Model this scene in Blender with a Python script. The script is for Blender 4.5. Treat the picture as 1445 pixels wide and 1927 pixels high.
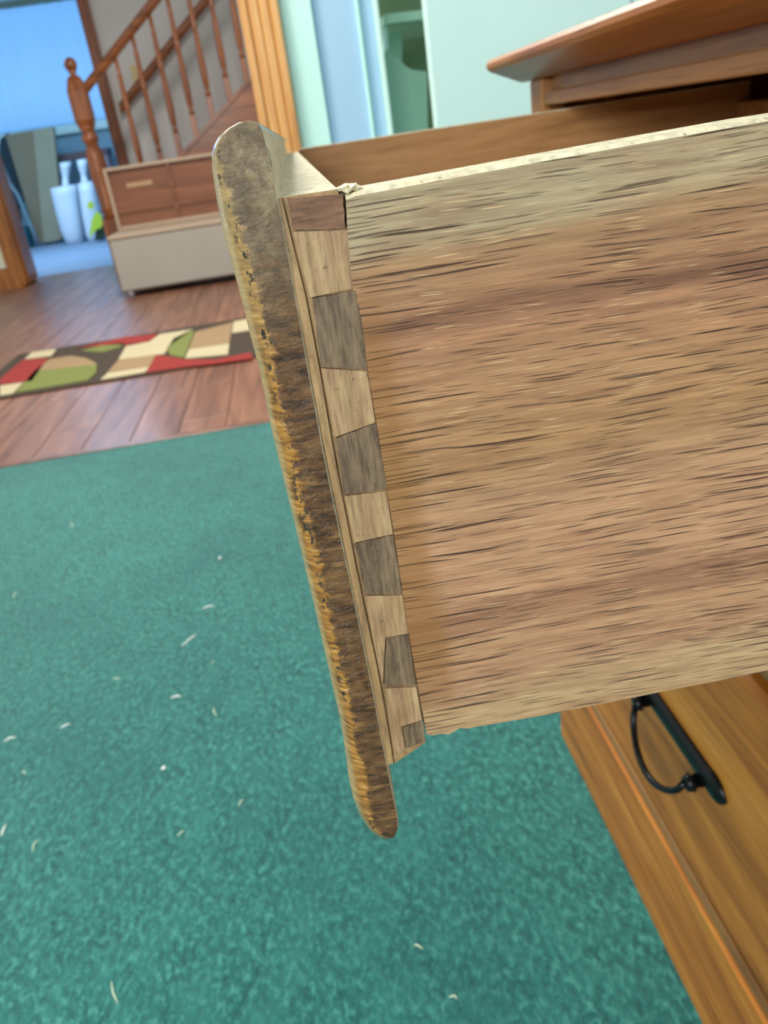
import bpy, math, random
import numpy as np
from mathutils import Vector, Matrix
random.seed(7)
for o in list(bpy.data.objects): bpy.data.objects.remove(o)
S = bpy.context.scene; COL = S.collection
# ------------------------------------------------------------------ camera
F = 1500.0; CX, CY = 722.5, 963.5; H = 0.76
_B = np.array([515-CX, 274-CY, F]); _s = .15
_dy = F*F/(-(_B[0]*_s+_B[1])); _D = np.array([_s*_dy, _dy, F])
YC = _B/np.linalg.norm(_B); ZC = -_D/np.linalg.norm(_D); XC = np.cross(YC, ZC)
RW = np.array([XC, YC, ZC])
def ray(x, y): return RW @ np.array([x-CX, y-CY, F])
def at(x, y, ax, v):
    r = ray(x, y); p = r*((v-(H if ax == 2 else 0))/r[ax]); return (float(p[0]), float(p[1]), float(p[2]+H))
cam_d = bpy.data.cameras.new('camera'); cam = bpy.data.objects.new('camera', cam_d); COL.objects.link(cam); S.camera = cam
right = RW @ np.array([1, 0, 0]); up = RW @ np.array([0, -1, 0]); back = RW @ np.array([0, 0, -1])
cam.matrix_world = Matrix(((right[0], up[0], back[0], 0), (right[1], up[1], back[1], 0), (right[2], up[2], back[2], H), (0, 0, 0, 1)))
cam_d.sensor_fit = 'VERTICAL'; cam_d.sensor_height = 36; cam_d.lens = F/1927*36
cam_d.clip_start = .01; cam_d.clip_end = 60
cam_d.dof.use_dof = True; cam_d.dof.focus_distance = .146; cam_d.dof.aperture_fstop = 34
# ------------------------------------------------------------------ light
S.view_settings.view_transform = 'Standard'; S.view_settings.look = 'None'
S.view_settings.gamma = 1; S.view_settings.exposure = .18; S.view_settings.use_curve_mapping = False
w = bpy.data.worlds.new('world'); S.world = w; w.use_nodes = True
w.node_tree.nodes['Background'].inputs[0].default_value = (.95, .98, 1, 1)
w.node_tree.nodes['Background'].inputs[1].default_value = .8
def area(name, loc, size, power, color, look=None):
    d = bpy.data.lights.new(name, 'AREA'); d.shape = 'RECTANGLE'; d.size, d.size_y = size; d.energy = power; d.color = color
    o = bpy.data.objects.new(name, d); COL.objects.link(o); o.location = loc
    t = Vector(look if look else (loc[0], loc[1], 0)) - Vector(loc)
    o.rotation_euler = t.to_track_quat('-Z', 'Y').to_euler(); return o
area('ceiling_lamp_near', (-.85, 1.5, 2.4), (.7, .5), 52, (1, .95, .84))
area('window_light_behind', (-1.1, -1.6, 1.5), (1.2, 1.2), 42, (.97, .98, 1), (0, .3, .6))
area('hall_lamp', (-.5, 3.9, 2.5), (.3, .3), 68, (1, .95, .9))
area('far_room_daylight', (-2.6, 9.0, 2.25), (1.6, 1.2), 75, (.42, .68, 1.0))
# ------------------------------------------------------------------ helpers
def sr(r, g, b):
    f = lambda c: (c/255/12.92 if c/255 <= .04045 else ((c/255+.055)/1.055)**2.4)
    return (f(r), f(g), f(b), 1)
def tag(o, label=None, cat=None, group=None, kind=None):
    if label: o['label'] = label
    if cat: o['category'] = cat
    if group: o['group'] = group
    if kind: o['kind'] = kind
    return o
def empty(name, loc=(0, 0, 0), rz=0, **k):
    o = bpy.data.objects.new(name, None); o.empty_display_size = .05; COL.objects.link(o)
    o.location = loc; o.rotation_euler = (0, 0, rz); return tag(o, **k)
class MB:
    def __init__(s): s.v = []; s.f = []; s.m = []; s.sm = []; s.at = {}
    def poly(s, vs, fs, mi=0, smooth=False):
        b = len(s.v); s.v += [tuple(p) for p in vs]
        for f in fs: s.f.append([b+i for i in f]); s.m.append(mi); s.sm.append(smooth)
    def box(s, x0, x1, y0, y1, z0, z1, mi=0, c=0):
        if c <= 0:
            v = [(x, y, z) for z in (z0, z1) for y in (y0, y1) for x in (x0, x1)]
            s.poly(v, [(0, 2, 3, 1), (4, 5, 7, 6), (0, 1, 5, 4), (2, 6, 7, 3), (0, 4, 6, 2), (1, 3, 7, 5)], mi); return
        # box with all edges chamfered by c
        v = []; idx = {}
        X = (x0, x1); Y = (y0, y1); Z = (z0, z1)
        for i in (0, 1):
            for j in (0, 1):
                for k in (0, 1):
                    sx, sy, sz = (1-2*i)*c, (1-2*j)*c, (1-2*k)*c
                    idx[i, j, k, 0] = len(v); v.append((X[i], Y[j]+sy, Z[k]+sz))
                    idx[i, j, k, 1] = len(v); v.append((X[i]+sx, Y[j], Z[k]+sz))
                    idx[i, j, k, 2] = len(v); v.append((X[i]+sx, Y[j]+sy, Z[k]))
        fs = []; ctr = Vector(((x0+x1)/2, (y0+y1)/2, (z0+z1)/2))
        for i in (0, 1):
            fs.append([idx[i, 0, 0, 0], idx[i, 1, 0, 0], idx[i, 1, 1, 0], idx[i, 0, 1, 0]])
            fs.append([idx[0, i, 0, 1], idx[1, i, 0, 1], idx[1, i, 1, 1], idx[0, i, 1, 1]])
            fs.append([idx[0, 0, i, 2], idx[1, 0, i, 2], idx[1, 1, i, 2], idx[0, 1, i, 2]])
            for j in (0, 1):
                fs.append([idx[i, j, 0, 0], idx[i, j, 1, 0], idx[i, j, 1, 1], idx[i, j, 0, 1]])
                fs.append([idx[i, 0, j, 0], idx[i, 1, j, 0], idx[i, 1, j, 2], idx[i, 0, j, 2]])
                fs.append([idx[0, i, j, 1], idx[1, i, j, 1], idx[1, i, j, 2], idx[0, i, j, 2]])
                for k in (0, 1): fs.append([idx[i, j, k, 0], idx[i, j, k, 1], idx[i, j, k, 2]])
        out = []
        for f in fs:
            p = [Vector(v[q]) for q in f]; n = (p[1]-p[0]).cross(p[2]-p[0])
            out.append(f if n.dot(sum(p, Vector())/len(p)-ctr) > 0 else f[::-1])
        s.poly(v, out, mi)
    def rings(s, rs, mi=0, cap0=True, cap1=True, smooth=True, closed=True):
        n = len(rs[0]); b = len(s.v)
        for r in rs: s.v += [tuple(p) for p in r]
        for i in range(len(rs)-1):
            for j in range(n if closed else n-1):
                k = (j+1) % n
                s.f.append([b+i*n+j, b+i*n+k, b+(i+1)*n+k, b+(i+1)*n+j]); s.m.append(mi[i] if isinstance(mi, list) else mi); s.sm.append(smooth)
        m0 = mi[0] if isinstance(mi, list) else mi; m1 = mi[-1] if isinstance(mi, list) else mi
        if cap0: s.f.append([b+j for j in range(n)][::-1]); s.m.append(m0); s.sm.append(False)
        if cap1: s.f.append([b+(len(rs)-1)*n+j for j in range(n)]); s.m.append(m1); s.sm.append(False)
    def lathe(s, c, prof, n=20, mi=0):
        s.rings([[(c[0]+r*math.cos(2*math.pi*j/n), c[1]+r*math.sin(2*math.pi*j/n), c[2]+z) for j in range(n)] for z, r in prof], mi)
    def tube(s, pts, rad, n=10, mi=0):
        pts = [Vector(p) for p in pts]; rs = []
        if not isinstance(rad, (list, tuple)): rad = [rad]*len(pts)
        nrm = None
        for i, p in enumerate(pts):
            t = (pts[min(i+1, len(pts)-1)]-pts[max(i-1, 0)]).normalized()
            if nrm is None: nrm = t.orthogonal().normalized()
            nrm = (nrm-t*nrm.dot(t)).normalized(); b = t.cross(nrm)
            rs.append([p+(nrm*math.cos(2*math.pi*j/n)+b*math.sin(2*math.pi*j/n))*rad[i] for j in range(n)])
        s.rings(rs, mi)
    def prism(s, pts, off, mi=0, side_mi=None):
        n = len(pts); a = [Vector(p) for p in pts]; o = Vector(off); b = [p+o for p in a]
        s.poly(a+b, [list(range(n))[::-1], list(range(n, 2*n))], mi)
        s.poly(a+b, [[i, (i+1) % n, n+(i+1) % n, n+i] for i in range(n)], mi if side_mi is None else side_mi)
    def build(s, name, mats, parent=None, fix=True, **k):
        me = bpy.data.meshes.new(name); me.from_pydata(s.v, [], s.f)
        for m in (mats if isinstance(mats, (list, tuple)) else [mats]): me.materials.append(m)
        me.polygons.foreach_set('material_index', s.m); me.polygons.foreach_set('use_smooth', s.sm)
        if s.at:
            a_ = me.attributes.new('across', 'FLOAT', 'POINT'); a_.data.foreach_set('value', [s.at.get(i, 2.0) for i in range(len(s.v))])
        if fix:
            import bmesh
            bm = bmesh.new(); bm.from_mesh(me); bmesh.ops.remove_doubles(bm, verts=bm.verts, dist=1e-6)
            bmesh.ops.recalc_face_normals(bm, faces=bm.faces); bm.to_mesh(me); bm.free()
        me.update(); o = bpy.data.objects.new(name, me); COL.objects.link(o)
        if parent: o.parent = parent
        return tag(o, **k)
class NT:
    def __init__(s, name):
        s.mat = bpy.data.materials.new(name); s.mat.use_nodes = True; s.t = s.mat.node_tree; s.n = s.t.nodes; s.b = s.n['Principled BSDF']
        s.tc = s.n.new('ShaderNodeTexCoord')
    def L(s, a, b): s.t.links.new(a, b)
    def map(s, scale, rot=(0, 0, 0), loc=(0, 0, 0), src=None):
        m = s.n.new('ShaderNodeMapping'); m.inputs['Scale'].default_value = scale; m.inputs['Rotation'].default_value = rot; m.inputs['Location'].default_value = loc
        s.L(src or s.tc.outputs['Object'], m.inputs[0]); return m.outputs[0]
    def noise(s, vec, scale=1, detail=3, rough=.5, dist=0):
        x = s.n.new('ShaderNodeTexNoise'); x.inputs['Scale'].default_value = scale; x.inputs['Detail'].default_value = detail
        x.inputs['Roughness'].default_value = rough; x.inputs['Distortion'].default_value = dist; s.L(vec, x.inputs['Vector']); return x.outputs['Fac']
    def ramp(s, fac, stops, interp='LINEAR'):
        r = s.n.new('ShaderNodeValToRGB'); cr = r.color_ramp; cr.interpolation = interp
        while len(cr.elements) < len(stops): cr.elements.new(.5)
        for e, (p, c) in zip(cr.elements, stops): e.position = p; e.color = c if len(c) == 4 else (*c, 1)
        s.L(fac, r.inputs[0]); return r.outputs[0]
    def mask(s, fac, a, b):
        m = s.n.new('ShaderNodeMapRange'); m.inputs[1].default_value = a; m.inputs[2].default_value = b; s.L(fac, m.inputs[0]); return m.outputs[0]
    def mix(s, fac, a, b, mode='MIX'):
        m = s.n.new('ShaderNodeMix'); m.data_type = 'RGBA'; m.blend_type = mode
        for i, v in ((0, fac), (6, a), (7, b)):
            if isinstance(v, (int, float)): m.inputs[i].default_value = v
            elif isinstance(v, tuple): m.inputs[i].default_value = v
            else: s.L(v, m.inputs[i])
        return m.outputs[2]
    def math(s, op, a, b=0.0):
        m = s.n.new('ShaderNodeMath'); m.operation = op
        for i, v in ((0, a), (1, b)):
            if isinstance(v, (int, float)): m.inputs[i].default_value = v
            else: s.L(v, m.inputs[i])
        return m.outputs[0]
    def sep(s, vec=None):
        x = s.n.new('ShaderNodeSeparateXYZ'); s.L(vec or s.tc.outputs['Object'], x.inputs[0]); return x.outputs
    def fin(s, color, rough=.5, bump=None, bstr=.3, bdist=.001, coat=0, spec=.5, metal=0):
        if isinstance(color, tuple): s.b.inputs['Base Color'].default_value = color
        else: s.L(color, s.b.inputs['Base Color'])
        if isinstance(rough, (int, float)): s.b.inputs['Roughness'].default_value = rough
        else: s.L(rough, s.b.inputs['Roughness'])
        s.b.inputs['Coat Weight'].default_value = coat; s.b.inputs['Coat Roughness'].default_value = .15
        s.b.inputs['Specular IOR Level'].default_value = spec; s.b.inputs['Metallic'].default_value = metal
        if bump is not None:
            x = s.n.new('ShaderNodeBump'); x.inputs['Strength'].default_value = bstr; x.inputs['Distance'].default_value = bdist
            s.L(bump, x.inputs['Height']); s.L(x.outputs[0], s.b.inputs['Normal'])
        return s.mat
AX = {'X': (1, 12, 12), 'Y': (12, 1, 12), 'Z': (12, 12, 1)}
def wood(name, c0, c1, c2, axis, k=6, rough=.4, coat=0, pore=.5, rand=0, spec=.5):
    t = NT(name); a = AX[axis]; src = t.tc.outputs['Object']
    if rand:
        oi = t.n.new('ShaderNodeObjectInfo'); c = t.n.new('ShaderNodeVectorMath'); c.operation = 'ADD'
        sc = t.n.new('ShaderNodeMath'); sc.operation = 'MULTIPLY'; sc.inputs[1].default_value = 37; t.L(oi.outputs['Random'], sc.inputs[0])
        t.L(src, c.inputs[0]); t.L(sc.outputs[0], c.inputs[1]); src = c.outputs[0]
    n1 = t.noise(t.map(tuple(k*q*.45 for q in a), src=src), 1, 4, .55, .6)
    n2 = t.noise(t.map(tuple(k*q*(5 if q > 1 else 1.6) for q in a), src=src), 1, 2, .6)
    col = t.ramp(n1, [(.3, c0), (.5, c1), (.72, c2)])
    col = t.mix(t.math('MULTIPLY', t.mask(n2, .56, .72), pore), col, tuple(q*.35 for q in c0[:3])+(1,))
    if rand:
        v = t.mask(oi.outputs['Random'], 0, 1); col = t.mix(t.math('MULTIPLY', v, rand), col, tuple(q*.5 for q in c0[:3])+(1,))
    return t.fin(col, rough, n2, .15, .0005, coat, spec)
def paint(name, c, rough=.5, bump=0, **k):
    t = NT(name); n = t.noise(t.map((1, 1, 1)), 3, 3); 
    col = t.mix(t.mask(n, .3, .7), c, tuple(q*.93 for q in c[:3])+(1,))
    n2 = t.noise(t.map((1, 1, 1)), 240, 2)
    return t.fin(col, rough, n2, bump, .001, **k)
# ------------------------------------------------------------------ materials
M = {}
def carpet_mat():
    t = NT('green_carpet'); m = t.map((1, 1, 1))
    big = t.noise(m, 2.6, 4, .6, .3); cl = t.noise(t.map((1, .55, 1), (0, 0, .6)), 30, 4, .6, .2)
    mid = t.noise(t.map((1, .6, 1), (0, 0, .7)), 135, 4, .7, .25); fine = t.noise(m, 620, 3, .7)
    c = t.ramp(mid, [(.32, sr(2, 50, 54)), (.5, sr(20, 96, 92)), (.68, sr(78, 156, 146))])
    c = t.mix(t.math('MULTIPLY', t.mask(cl, .35, .7), .5), c, sr(52, 130, 122))
    c = t.mix(t.math('MULTIPLY', t.mask(big, .4, .65), .45), c, sr(8, 76, 78))
    c = t.mix(t.math('MULTIPLY', t.mask(fine, .45, .75), .3), c, sr(92, 166, 154))
    h = t.math('ADD', t.math('ADD', mid, t.math('MULTIPLY', cl, .8)), t.math('MULTIPLY', fine, .3))
    t.b.inputs['Sheen Weight'].default_value = .25; t.b.inputs['Sheen Roughness'].default_value = .5
    return t.fin(c, .95, h, .55, .008, spec=.1)
M['carpet'] = carpet_mat()
M['floor_daylit'] = paint('far_room_carpet_blue_daylight', (.28, .38, .50, 1), .9)  # light floor with the window's blue daylight put into its colour
M['plank'] = wood('red_brown_laminate', sr(104, 70, 56), sr(134, 92, 72), sr(156, 112, 88), 'Y', 5, .38, .1, .3, .3)
M['trim'] = wood('stained_trim_wood', sr(92, 46, 18), sr(130, 70, 30), sr(150, 86, 42), 'Z', 4, .35, .2)
M['stair'] = wood('stair_wood', sr(98, 50, 18), sr(138, 76, 32), sr(160, 94, 46), 'Z', 4, .35, .2)
M['rail'] = wood('stair_rail_wood', sr(92, 48, 18), sr(130, 72, 30), sr(154, 92, 46), 'X', 4, .35, .2)
M['pine'] = wood('honey_pine_casing', sr(196, 130, 64), sr(218, 156, 88), sr(232, 182, 118), 'Z', 6, .35, .3, .4)
M['wall_grey'] = paint('stairwell_wall_paint', sr(206, 205, 202), .7)
M['wall_mint'] = paint('pale_aqua_wall_paint', sr(206, 248, 242), .6)
M['door_cool_lit'] = paint('white_door_cool_light', sr(172, 206, 238), .5)  # white door; the cool light on it is mixed into the base colour
M['white'] = paint('white_painted_cabinet', sr(222, 255, 247), .4)
M['shelf_green'] = paint('pale_green_shelf_paint', sr(150, 196, 172), .6)
M['shelf_dark'] = paint('moss_green_recess_paint', sr(104, 134, 100), .7)
M['wall_blue'] = paint('far_room_wall', sr(150, 190, 205), .8)
M['ceil'] = paint('ceiling_white', sr(235, 235, 230), .8)
M['dresser'] = wood('dresser_honey_wood', sr(140, 78, 18), sr(184, 112, 34), sr(214, 146, 58), 'Y', 7, .45, .12, .5)
M['dresser_body'] = wood('dresser_frame_wood', sr(120, 76, 34), sr(150, 104, 56), sr(172, 126, 74), 'Y', 9, .38, .2, .5)
M['dresser_v'] = wood('dresser_upright_wood', sr(120, 76, 34), sr(150, 104, 56), sr(172, 126, 74), 'Z', 9, .38, .2, .5)
M['black'] = paint('black_iron', (.012, .014, .016, 1), .28, .1, metal=.6)
M['far_side'] = wood('drawer_inner_wood', sr(138, 98, 56), sr(164, 122, 74), sr(184, 142, 94), 'X', 16, .45, .1, .5)
M['fabric'] = paint('grey_fabric', sr(164, 158, 148), .9, .5)
M['rim'] = paint('beige_fabric_rim', sr(176, 156, 134), .8, .3)
M['lid_in'] = wood('brown_lid_lining', sr(100, 58, 36), sr(124, 76, 50), sr(138, 88, 60), 'X', 3, .5, 0, .3)
M['label'] = paint('tan_label', sr(176, 144, 108), .7)
M['foot'] = paint('grey_plastic_foot', sr(150, 140, 150), .5)
M['cream'] = paint('cream_panel', sr(222, 222, 196), .5)
def oak():
    t = NT('raw_oak_side'); X, Y, Z = t.sep()
    warp = t.noise(t.map((9, 9, 30)), 1, 4, .55)
    # height of the board, 0 at its bottom and 1 at its top, bent by the growth lines
    zz = t.math('ADD', t.math('MULTIPLY', t.math('ADD', Z, .121), 1/.1145), t.math('MULTIPLY', t.math('SUBTRACT', warp, .5), .16))
    zz = t.math('ADD', zz, t.math('MULTIPLY', t.math('SUBTRACT', X, .04), -.45))
    base = t.ramp(zz, [(0, sr(196, 166, 124)), (.07, sr(200, 172, 130)), (.13, sr(186, 146, 112)), (.2, sr(196, 156, 118)),
        (.265, sr(158, 116, 88)), (.29, sr(196, 154, 118)), (.42, sr(200, 158, 120)), (.5, sr(188, 150, 112)), (.56, sr(178, 140, 96)),
        (.66, sr(186, 146, 104)), (.77, sr(176, 132, 98)), (.80, sr(128, 90, 66)), (.815, sr(172, 130, 94)), (.89, sr(176, 142, 102)), (.925, sr(186, 172, 136)), (1, sr(178, 166, 132))])
    pr = (0, .012, 0)
    mot = t.noise(t.map((60, 60, 160)), 1, 4, .6)
    base = t.mix(t.math('MULTIPLY', t.mask(mot, .45, .7), .35), base, sr(150, 112, 82))
    f1 = t.noise(t.map((26, 26, 620), pr), 1, 5, .65, .3)
    c = t.mix(.85, base, t.ramp(f1, [(.3, (.33, .29, .27, 1)), (.5, (.5, .5, .5, 1)), (.7, (.64, .62, .6, 1))]), 'OVERLAY')
    fb = t.noise(t.map((40, 40, 2600)), 1, 3, .7)
    c = t.mix(t.math('MULTIPLY', t.mask(fb, .45, .7), .32), c, sr(122, 88, 66))
    c = t.mix(t.math('MULTIPLY', t.mask(fb, .45, .28), .3), c, sr(224, 194, 150))
    g = t.noise(t.map((55, 55, 850), loc=(3, 1, 7)), 1, 3, .6)
    c = t.mix(t.math('MULTIPLY', t.mask(g, .5, .68), .35), c, sr(128, 90, 66))
    # open pores and bright flecks: one thin dash per cell of a stretched cell pattern
    cmb = t.n.new('ShaderNodeCombineXYZ'); t.L(t.math('ADD', X, t.math('MULTIPLY', t.noise(t.map((4, 4, 200)), 1, 2, .5), .03)), cmb.inputs[0])
    wob = t.noise(t.map((14, 14, 90)), 1, 3, .5); t.L(t.math('ADD', Z, t.math('MULTIPLY', wob, .004)), cmb.inputs[1])
    def dashes(sx, sz, off, r, skip):
        v = t.n.new('ShaderNodeTexVoronoi'); v.voronoi_dimensions = '2D'; v.inputs['Scale'].default_value = 1
        t.L(t.map((sx, sz, 1), (0, 0, 0), (off, off*3.7, 0), src=cmb.outputs[0]), v.inputs['Vector'])
        sc_ = t.n.new('ShaderNodeSeparateColor'); t.L(v.outputs['Color'], sc_.inputs[0])
        rad = t.math('MULTIPLY', t.mask(sc_.outputs[0], skip, 1), r)
        return t.mask(t.math('SUBTRACT', rad, v.outputs['Distance']), 0, r*.35)
    pore = t.math('MAXIMUM', dashes(15, 700, 1.3, .16, .0), t.math('MULTIPLY', dashes(26, 1150, 5.1, .19, .05), .8))
    pore = t.math('MAXIMUM', pore, t.math('MULTIPLY', dashes(45, 1800, 8.7, .25, .1), .5))
    lite = t.math('MAXIMUM', dashes(36, 1300, 3.3, .12, .4), dashes(60, 2000, 7.7, .16, .35))
    c = t.mix(t.math('MULTIPLY', lite, .75), c, sr(236, 208, 158))
    c = t.mix(t.math('MULTIPLY', pore, .88), c, sr(70, 42, 34))
    # old glue and finish soaked in beside the joint
    nb = t.noise(t.map((300, 300, 25)), 1, 3)
    q = t.math('ADD', t.math('SUBTRACT', X, t.math('MULTIPLY', Z, -.045)), t.math('MULTIPLY', t.math('SUBTRACT', nb, .5), .004))
    st = t.math('MULTIPLY', t.mask(q, .0145, .0105), t.mask(Z, -.118, -.1)); st = t.math('MULTIPLY', st, t.mask(Z, -.018, -.035))
    c = t.mix(t.math('MULTIPLY', st, .6), c, sr(150, 106, 50))
    h = t.math('SUBTRACT', t.math('MULTIPLY', f1, .35), t.math('MULTIPLY', pore, .9))
    c = t.mix(1.0, c, (.85, .80, .76, 1), 'MULTIPLY')
    return t.fin(c, .46, h, .9, .00045, spec=.5)
M['oak'] = oak()
def pale(name, c0, c1, sp, sc=(260, 260, 40), dirt=.0):
    t = NT(name); n = t.noise(t.map(sc), 1, 4, .6); d = t.noise(t.map((1, 1, 1)), 700, 3, .6)
    n2 = t.noise(t.map(tuple(q*3.2 for q in sc)), 1, 3, .6)
    big = t.noise(t.map((1, 1, 1)), 150, 4, .6, .5); b2 = t.noise(t.map((1, 1, .5), loc=(4, 4, 4)), 95, 3, .6)
    c = t.ramp(n, [(.3, c0), (.7, c1)]); c = t.mix(t.math('MULTIPLY', t.mask(big, .4, .65), .5), c, sp)
    c = t.mix(t.math('MULTIPLY', t.mask(b2, .5, .68), dirt), c, sr(146, 112, 74))
    c = t.mix(t.math('MULTIPLY', t.mask(n2, .46, .66), .55), c, tuple(q*.45 for q in c0[:3])+(1,))
    c = t.mix(t.math('MULTIPLY', t.mask(d, .64, .74), .75), c, sr(84, 56, 38))
    return t.fin(c, .58, t.math('ADD', n, t.math('MULTIPLY', d, .5)), .5, .0004)
M['core'] = pale('unfinished_pale_wood', sr(138, 108, 70), sr(178, 148, 100), sr(150, 116, 74), dirt=.7)
M['core_top'] = pale('bare_pale_top_wood', sr(216, 206, 172), sr(234, 226, 196), sr(224, 210, 168), (120, 60, 120))
M['tail'] = pale('tail_wood', sr(148, 116, 80), sr(188, 160, 116), sr(168, 128, 98), (420, 420, 40), .75)
M['pin'] = pale('pin_end_grain', sr(78, 58, 42), sr(136, 114, 86), sr(134, 114, 84), (460, 460, 60))
M['pin_brown'] = pale('pin_brown_end_grain', sr(98, 66, 44), sr(142, 104, 74), sr(110, 74, 50), (60, 60, 420))
def endgrain():
    # end of the front board: dark varnished end grain, worn to yellow along the round-over ("across" runs 0 at the face, 1 at the ridge, 2 at the back)
    t = NT('varnished_end_grain'); m = t.map((1, 1, 1)); X, Y, Z = t.sep()
    at_ = t.n.new('ShaderNodeAttribute'); at_.attribute_name = 'across'; acr = at_.outputs['Fac']
    s1 = t.noise(t.map((170, 170, 700), (0, .5, 0)), 1, 5, .7, .5); s2 = t.noise(t.map((60, 60, 900), (0, .55, 0), (3, 3, 3)), 1, 3, .6)
    big = t.noise(m, 110, 4, .6, .8)
    c = t.ramp(s1, [(.30, sr(34, 20, 10)), (.46, sr(78, 50, 26)), (.60, sr(112, 78, 44)), (.76, sr(158, 120, 72))])
    c = t.mix(t.math('MULTIPLY', t.mask(big, .48, .68), .45), c, sr(132, 98, 58))
    c = t.mix(t.math('MULTIPLY', t.mask(s2, .64, .70), .75), c, sr(186, 142, 82))
    c = t.mix(t.math('MULTIPLY', t.mask(s2, .36, .30), .5), c, sr(26, 16, 10))
    up = t.mask(Z, -.032, -.006); ol = t.noise(m, 210, 4, .7, .3)
    c = t.mix(t.math('MULTIPLY', up, .8), c, t.ramp(ol, [(.35, sr(88, 74, 52)), (.5, sr(116, 100, 72)), (.66, sr(150, 134, 96))]))
    # worn, yellow
    w1 = t.noise(t.map((150, 150, 1100)), 1, 4, .65, .4); sp = t.noise(m, 560, 4, .65); bg = t.noise(t.map((60, 60, 55)), 1, 2)
    y = t.ramp(w1, [(.28, sr(92, 54, 18)), (.45, sr(146, 98, 38)), (.6, sr(184, 134, 62)), (.75, sr(220, 188, 124))])
    y = t.mix(t.math('MULTIPLY', t.mask(Z, -.04, -.005), .6), y, sr(158, 142, 98))
    y = t.mix(t.math('MULTIPLY', t.mask(acr, .45, .1), .5), y, sr(206, 186, 136))
    k = t.math('MULTIPLY', t.mask(sp, .54, .60), t.math('MULTIPLY', t.mask(bg, .36, .5), t.mask(acr, .35, .7)))
    y = t.mix(t.math('MULTIPLY', k, .95), y, sr(30, 26, 22))
    rg_ = t.noise(t.map((260, 260, 420)), 1, 4, .7)
    f = t.mask(t.math('ADD', acr, t.math('MULTIPLY', t.math('SUBTRACT', rg_, .5), 1.3)), .92, 1.12)
    c = t.mix(f, y, c)
    gl = t.noise(m, 260, 4, .6)
    return t.fin(c, t.ramp(gl, [(.36, (.10, .10, .10, 1)), (.52, (.36, .36, .36, 1))]), t.math('ADD', t.math('SUBTRACT', s1, k), t.math('MULTIPLY', gl, .5)), .45, .0005, .6)
M['end'] = endgrain()
# ------------------------------------------------------------------ setting
b = MB(); b.box(-6, 6, -6, 2.375, -.1, 0); b.build('floor', M['carpet'], kind='structure')
b = MB(); b.box(-4.6, 1.2, 2.375, 7.6, -.1, -.012); hall = b.build('floor', M['trim'], kind='structure')
pw, pl = .15, 1.15
pm = MB(); pm.box(.0012, pw-.0012, .0012, pl-.0012, -.012, 0, c=.0012); proto = None
for i in range(-21, 3):
    y = 2.40-pl*((i*0.37) % 1)
    while y < 7.59:
        a, e = max(y, 2.40), min(y+pl, 7.6)
        if e-a > .08 and not (i >= 0 and a > 4.5) and not (i*pw < -0.35*e-.45):
            if e-a < pl-.01:
                q = MB(); q.box(.0012, pw-.0012, .0012, e-a-.0012, -.012, 0, c=.0012); o = q.build('plank', M['plank'], hall)
            elif proto is None: o = proto = pm.build('plank', M['plank'], hall)
            else: o = proto.copy(); COL.objects.link(o); o.parent = hall
            o.location = (i*pw, a, 0)
        y += pl
b = MB(); b.box(-4.2, 1.0, 2.372, 2.405, 0, .004, c=.0015); b.build('trim_1', M['plank'], kind='structure')
b = MB(); b.box(-5.5, .5, 7.6, 12.2, -.1, .002); b.build('floor', M['floor_daylit'], kind='structure')
b = MB(); b.box(-2.6, -2.5, -2.2, 2.3, 0, 2.75); b.build('wall_left', paint('near_room_wall', sr(170, 190, 180), .8), kind='structure')
b = MB(); b.box(-1.2, 1.2, 7.4, 7.52, 0, 2.75); b.build('wall_stair', M['wall_grey'], kind='structure')
b = MB(); b.box(-5.5, .5, 12.0, 12.1, 0, 2.75); b.build('wall_far', M['wall_blue'], kind='structure')
b = MB(); b.box(-5.6, -5.5, 7.6, 12.1, 0, 2.75); b.build('wall_left', M['wall_blue'], kind='structure')
b = MB(); b.box(-.6, -.5, 7.6, 12.0, 0, 2.75); b.build('wall_right', M['wall_blue'], kind='structure')
b = MB(); b.box(-5.5, 3, -.3, 12.1, 2.75, 2.8); b.build('ceiling', M['ceil'], kind='structure')
# corner trim of the stairwell wall, seen beside the newel
xl = at(143, 0, 1, 7.38)[0]; xr = at(165, 0, 1, 7.38)[0]
b = MB(); b.box(xl, xr, 7.36, 7.56, 0, 2.75, c=.006); b.box(xl+.02, xr-.02, 7.35, 7.37, 0, 2.75, c=.004); b.build('trim_2', M['trim'], kind='structure')
# pine casing of the opening + wall to its right
xa = at(446, 0, 1, 2.38)[0]; xb = at(522, 0, 1, 2.38)[0]; ww = xb-xa
b = MB(); b.box(xa, xb, 2.385, 2.5, 0, 2.2, c=.003)
for u0, u1, d in ((.0, .22, .014), (.23, .5, .010), (.51, .76, .012), (.77, 1, .016)):
    b.box(xa+u0*ww, xa+u1*ww, 2.385-d, 2.39, 0, 2.2, c=.004)
b.build('trim_3', M['pine'], kind='structure')
xw = at(598, 100, 1, 2.4)[0]
b = MB(); b.box(xb, xw, 2.4, 2.5, 0, 2.75); b.box(xb-.3, xw, 2.4, 2.5, 2.2, 2.75); b.build('wall_front', M['wall_mint'], kind='structure')
b = MB(); b.box(xb-.02, xw, 2.392, 2.402, 0, .09, c=.003); b.build('baseboard_front', M['white'], kind='structure')
x1 = at(680, 100, 1, 2.4)[0]; x2 = at(687, 100, 1, 2.4)[0]; x3 = at(712, 100, 1, 2.4)[0]; x4 = at(721, 100, 1, 2.4)[0]
dr = empty('door_1', ((xw+x3)/2, 2.42, 0), kind='structure')
def loc(o, root):  # keep world placement of a part built in world coordinates
    o.matrix_parent_inverse = Matrix.Translation(root.location).inverted(); return o
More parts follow.
